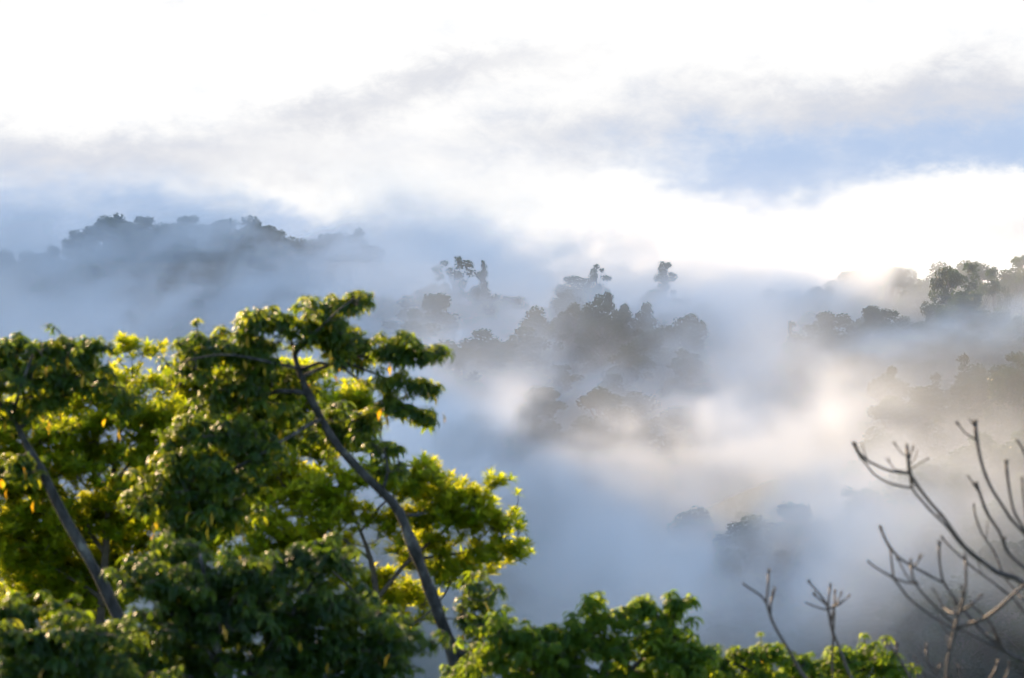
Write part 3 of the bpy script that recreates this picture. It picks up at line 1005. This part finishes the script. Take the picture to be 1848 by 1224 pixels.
# ------------------------------------------------------------------ forest trees across the valley
def far_tree(kind, seed):
    """trunk mesh and crown mesh, metres, base at the origin"""
    r = random.Random(seed)
    H = 14.0
    tub = Tubes(6)
    spec = {'umbrella': (5.0, 0.60, 1.0, 26, 0.45), 'dome': (4.2, 0.42, 1.0, 34, 0.7), 'tall': (3.0, 0.40, 1.0, 30, 0.75), 'ragged': (3.2, 0.45, 1.0, 30, 0.65), 'broad': (6.0, 0.5, 1.0, 40, 0.55), 'spire': (2.0, 0.3, 1.0, 26, 0.8),
            'clumped': (5.4, 0.40, 1.0, 30, 0.75), 'dense': (4.6, 0.10, 1.0, 46, 0.75), 'shaggy': (4.0, 0.06, 1.0, 44, 0.8)}[kind]
    rad, z0, z1, n, flat = spec
    low = kind in ('dense', 'shaggy')
    tub.add([(0, 0, -4), (0.1, 0, H * 0.3), (r.uniform(-.4, .4), r.uniform(-.4, .4), H * 0.62), (r.uniform(-.6, .6), r.uniform(-.6, .6), H * 0.86)], [0.34, 0.27, 0.18, 0.07])
    cl = []
    for i in range(n):
        a = r.uniform(0, 2 * math.pi)
        s = r.random()
        zz = z0 + (0.96 - z0) * s
        if kind in ('umbrella', 'broad'):
            rr = rad * math.sqrt(r.random()) * (1 - 0.55 * s ** 2.2)
            zz = z0 + (0.96 - z0) * (1 - (rr / rad) ** 2 * 0.8) * r.uniform(0.65, 1)
        elif kind == 'spire':
            rr = rad * (1.05 - s) * r.uniform(0.3, 1)
        elif kind == 'ragged':
            rr = rad * r.uniform(0.1, 1) * math.sin(math.pi * (0.25 + 0.65 * s))
        else:
            rr = rad * math.sqrt(r.random()) * math.sin(math.pi * (0.22 + 0.70 * s))
        cl.append(Vector((rr * math.cos(a), rr * math.sin(a), zz * H)))
    V, T = [], []
    for c in cl:
        st = Vector((0, 0, max(H * (0.06 if low else 0.28), c.z - 3.2 - 0.3 * math.hypot(c.x, c.y))))
        md = st.lerp(c, 0.55) + Vector((0, 0, -0.4))
        tub.add([st, md, c], [0.11, 0.07, 0.03])
        cr = r.uniform(0.8, 1.5) * (1.25 if low else 1) * (0.75 if kind in ('spire', 'ragged', 'clumped') else 1)
        tone = r.uniform(0.1, 0.9)
        m = int(95 * cr * cr)
        for _ in range(m):
            q = Vector((r.gauss(0, 1), r.gauss(0, 1), r.gauss(0, 1))).normalized() * cr * (r.random() ** 0.4)
            p = c + Vector((q.x, q.y, q.z * flat))
            sz = r.uniform(0.16, 0.34)
            ax = Vector((r.gauss(0, 1), r.gauss(0, 1), r.gauss(0, 0.5))).normalized()
            bx = ax.cross(Vector((r.gauss(0, 1), r.gauss(0, 1), r.gauss(0, 1)))).normalized()
            V += [p - ax * sz, p + bx * sz * 0.6, p + ax * sz, p - bx * sz * 0.6]
            t = tone + r.uniform(-0.1, 0.1)
            T += [t] * 4
    nq = len(V) // 4
    return tub, np.array([tuple(v) for v in V]), np.arange(nq * 4).reshape(nq, 4), np.clip(T, 0, 1)


PROTOS = {}
for kd, sds in (('umbrella', (1, 2)), ('dome', (3, 4, 5)), ('tall', (6, 7)), ('ragged', (8, 9)), ('broad', (10, 11)), ('spire', (12,)), ('clumped', (19, 20)), ('dense', (13, 14, 15)), ('shaggy', (16, 17, 18))):
    PROTOS[kd] = []
    for s in sds:
        tb, v, f, t = far_tree(kd, s)
        tr_o = tb.build('trunk', M_FBARK, None)
        cr_o = link_mesh('crown', v, f, M_FAR, None, t, smooth=False)
        PROTOS[kd].append((tr_o.data, cr_o.data))
        bpy.data.objects.remove(tr_o)
        bpy.data.objects.remove(cr_o)
n_far = 0


def plant(kind, x, y, top, label, group=None, width=1.0, r=random, height=None):
    """forest tree whose crown reaches height `top`, standing on the ground at (x, y)"""
    global n_far
    z = gz(x, y)
    h = max(3.5, top - z) if height is None else height
    root = empty('forest_tree', (x, y, z))
    tag(root, label, 'tree', group)
    tm, cm = PROTOS[kind][r.randrange(len(PROTOS[kind]))]
    a = r.uniform(0, 6.28)
    for nm, me in (('trunk', tm), ('crown', cm)):
        o = bpy.data.objects.new(nm, me)
        C.objects.link(o)
        o.parent = root
        wv = width * (0.35 + 0.65 * h / 14)
        o.scale = (wv, wv, h / 14.0)
        o.rotation_euler = (0, 0, a)
    n_far += 1
    return root


def hero(kind, px, py, Y, label, width=1.0, seed=0):
    p = at(px, py, Y)
    return plant(kind, p.x, p.y, p.z, label, None, width, random.Random(seed))


# trees that stand out of the mist
hero('clumped', 820, 462, 470, 'tall spreading tree with feathery crown, pale in the mist left of centre', 1.0, 1)
hero('ragged', 872, 468, 472, 'thin ragged tree beside the pale feathery spreading tree', 0.55, 2)
hero('dome', 785, 530, 432, 'dim rounded tree below the pale feathery spreading tree', 0.9, 3)
hero('ragged', 1078, 475, 480, 'pale open tree top above the dark flat-crowned tree in the middle', 0.8, 4)
hero('ragged', 1196, 463, 482, 'tall thin ragged tree rising highest in the middle of the mist', 0.7, 5)
hero('broad', 1035, 545, 402, 'dark flat-crowned tree in the middle of the misty valley', 0.75, 6)
hero('dome', 1092, 525, 398, 'dark round tree top joined to the right of the flat-crowned tree', 0.5, 7)
hero('tall', 1128, 550, 402, 'narrow green tree in the middle mist, left of a darker narrow one', 0.6, 8)
hero('tall', 1165, 548, 400, 'dark narrow tree in the middle mist below the tall ragged tree', 0.7, 9)
hero('dome', 1232, 535, 430, 'faint blue grey tree right of the dark narrow tree', 1.0, 10)
hero('clumped', 1750, 472, 372, 'big dark tree with open clumped crown on the right-hand ridge', 0.85, 11)
hero('clumped', 1795, 480, 378, 'paler clumped tree at the right shoulder of the big dark ridge tree', 0.55, 12)
hero('dome', 1708, 478, 372, 'dark clumped tree at the left shoulder of the big dark ridge tree', 0.6, 13)
hero('dome', 1740, 525, 362, 'dark rounded tree just below the big open-crowned ridge tree', 0.9, 14)
hero('dome', 1575, 553, 366, 'dark tree with a small raised top on the right-hand slope', 0.6, 15)
hero('dome', 1500, 560, 370, 'dim round tree at the left end of the dark belt on the right slope', 0.9, 16)
hero('ragged', 1427, 570, 370, 'thin spindly tree at the left foot of the right-hand slope', 0.35, 17)
hero('spire', 1738, 636, 300, 'pointed dark tree top on the near right spur', 0.9, 18)
hero('dome', 1160, 768, 330, 'faint green tree rising out of the mist left of the sunlit bank', 0.9, 19)
hero('dome', 1115, 785, 334, 'very faint tree on the left of the green tree beside the sunlit bank', 0.7, 20)
hero('dome', 1218, 790, 332, 'very faint tree on the right of the green tree beside the sunlit bank', 0.7, 21)


def scatter(n, px, py, Y, label, group, seed, kinds, hh=(8, 13), gap=5.0, width=(0.9, 1.35)):
    """forest trees over a patch of ground: px range, Y range"""
    r = random.Random(seed)
    got = []
    tries = 0
    while len(got) < n and tries < 4000:
        tries += 1
        Yq = r.uniform(*Y)
        t = r.uniform(*px)
        x = (t - 924) / FPX * Yq
        if any((x - a) ** 2 + (Yq - b) ** 2 < gap * gap for a, b in got):
            continue
        got.append((x, Yq))
        plant(r.choice(kinds), x, Yq, 0, label, group, r.uniform(*width), r, r.uniform(*hh))


K = ('dense', 'shaggy', 'dense', 'shaggy', 'dome')
_rc = random.Random(77)
for px, py, wd in ((-30, 500, .9), (10, 478, 1.), (50, 456, 1.), (95, 440, .9), (140, 418, 1.), (165, 425, .8), (190, 392, 1.1), (222, 386, 1.2), (255, 388, 1.), (285, 402, .9), (312, 404, .8), (342, 384, 1.),
                   (375, 400, .9), (410, 392, 1.2), (450, 390, 1.2), (485, 408, 1.), (520, 424, 1.), (560, 432, 1.), (600, 422, 1.1), (640, 412, .9), (660, 440, 1.), (120, 470, 1.), (160, 470, 1.), (210, 440, 1.), (250, 430, 1.), (290, 440, 1.), (345, 430, 1.), (400, 440, 1.), (460, 445, 1.), (540, 460, 1.), (620, 460, 1.)):
    Yc = 570 + _rc.uniform(-14, 14) - max(0, py - 425) * 0.5
    q = at(px, py, Yc)
    plant(_rc.choice(('dense', 'shaggy', 'dense', 'dome')), q.x, Yc, q.z, 'blue grey tree on the crest of the misty left hill', 'trees on the crest of the left hill', wd, _rc)
scatter(34, (-40, 720), 0, (480, 570), 'tree sunk in mist on the face of the left hill', 'trees on the face of the left hill', 2, K, (9, 14), 7)
scatter(40, (740, 1290), 0, (385, 480), 'tree sunk in mist on the middle spur', 'trees on the middle spur', 3, K, (8, 12), 6)
scatter(24, (780, 1260), 0, (320, 385), 'tree deep in mist on the foot of the middle spur', 'trees on the foot of the middle spur', 4, K, (7, 11), 6)
scatter(26, (1380, 1870), 0, (415, 470), 'pale tree in cloud on the back of the right ridge', 'trees on the back of the right ridge', 5, K, (11, 15), 6)
scatter(40, (1430, 1880), 0, (340, 395), 'dark tree on the face of the right ridge', 'trees on the face of the right ridge', 6, K, (8, 11), 5, (0.85, 1.25))
scatter(34, (1590, 1880), 0, (262, 312), 'grey green tree on the near right spur', 'trees on the near right spur', 7, ('dense', 'shaggy', 'spire', 'dense'), (7, 10), 4.5, (0.7, 1.05))
scatter(30, (1250, 1700), 0, (232, 285), 'faint green tree on the low slope behind the bare twigs', 'trees on the low slope', 8, K, (7, 10), 5, (0.85, 1.25))
scatter(18, (1650, 1880), 0, (215, 262), 'dark green tree on the slope at the right edge', 'trees on the slope at the right edge', 9, K, (7, 10), 5, (0.85, 1.25))

# a pale dead trunk on the low slope
pt = at(1487, 850, 262)
zb = gz(pt.x, pt.y)
dt = empty('dead_tree', (pt.x, pt.y, zb))
tag(dt, 'slender pale dead trunk standing upright below the sunlit mist', 'dead tree')
tb = Tubes(7)
tb.add([(pt.x, pt.y, zb - 0.5), (pt.x + 0.05, pt.y, zb + (pt.z - zb) * 0.5), (pt.x, pt.y, pt.z)], [0.11, 0.09, 0.05])
tb.add([(pt.x, pt.y, zb + (pt.z - zb) * 0.8), (pt.x + 0.5, pt.y, zb + (pt.z - zb) * 0.9)], [0.06, 0.03])
tb.build('trunk', M_PALE, dt)
print('far trees', n_far)
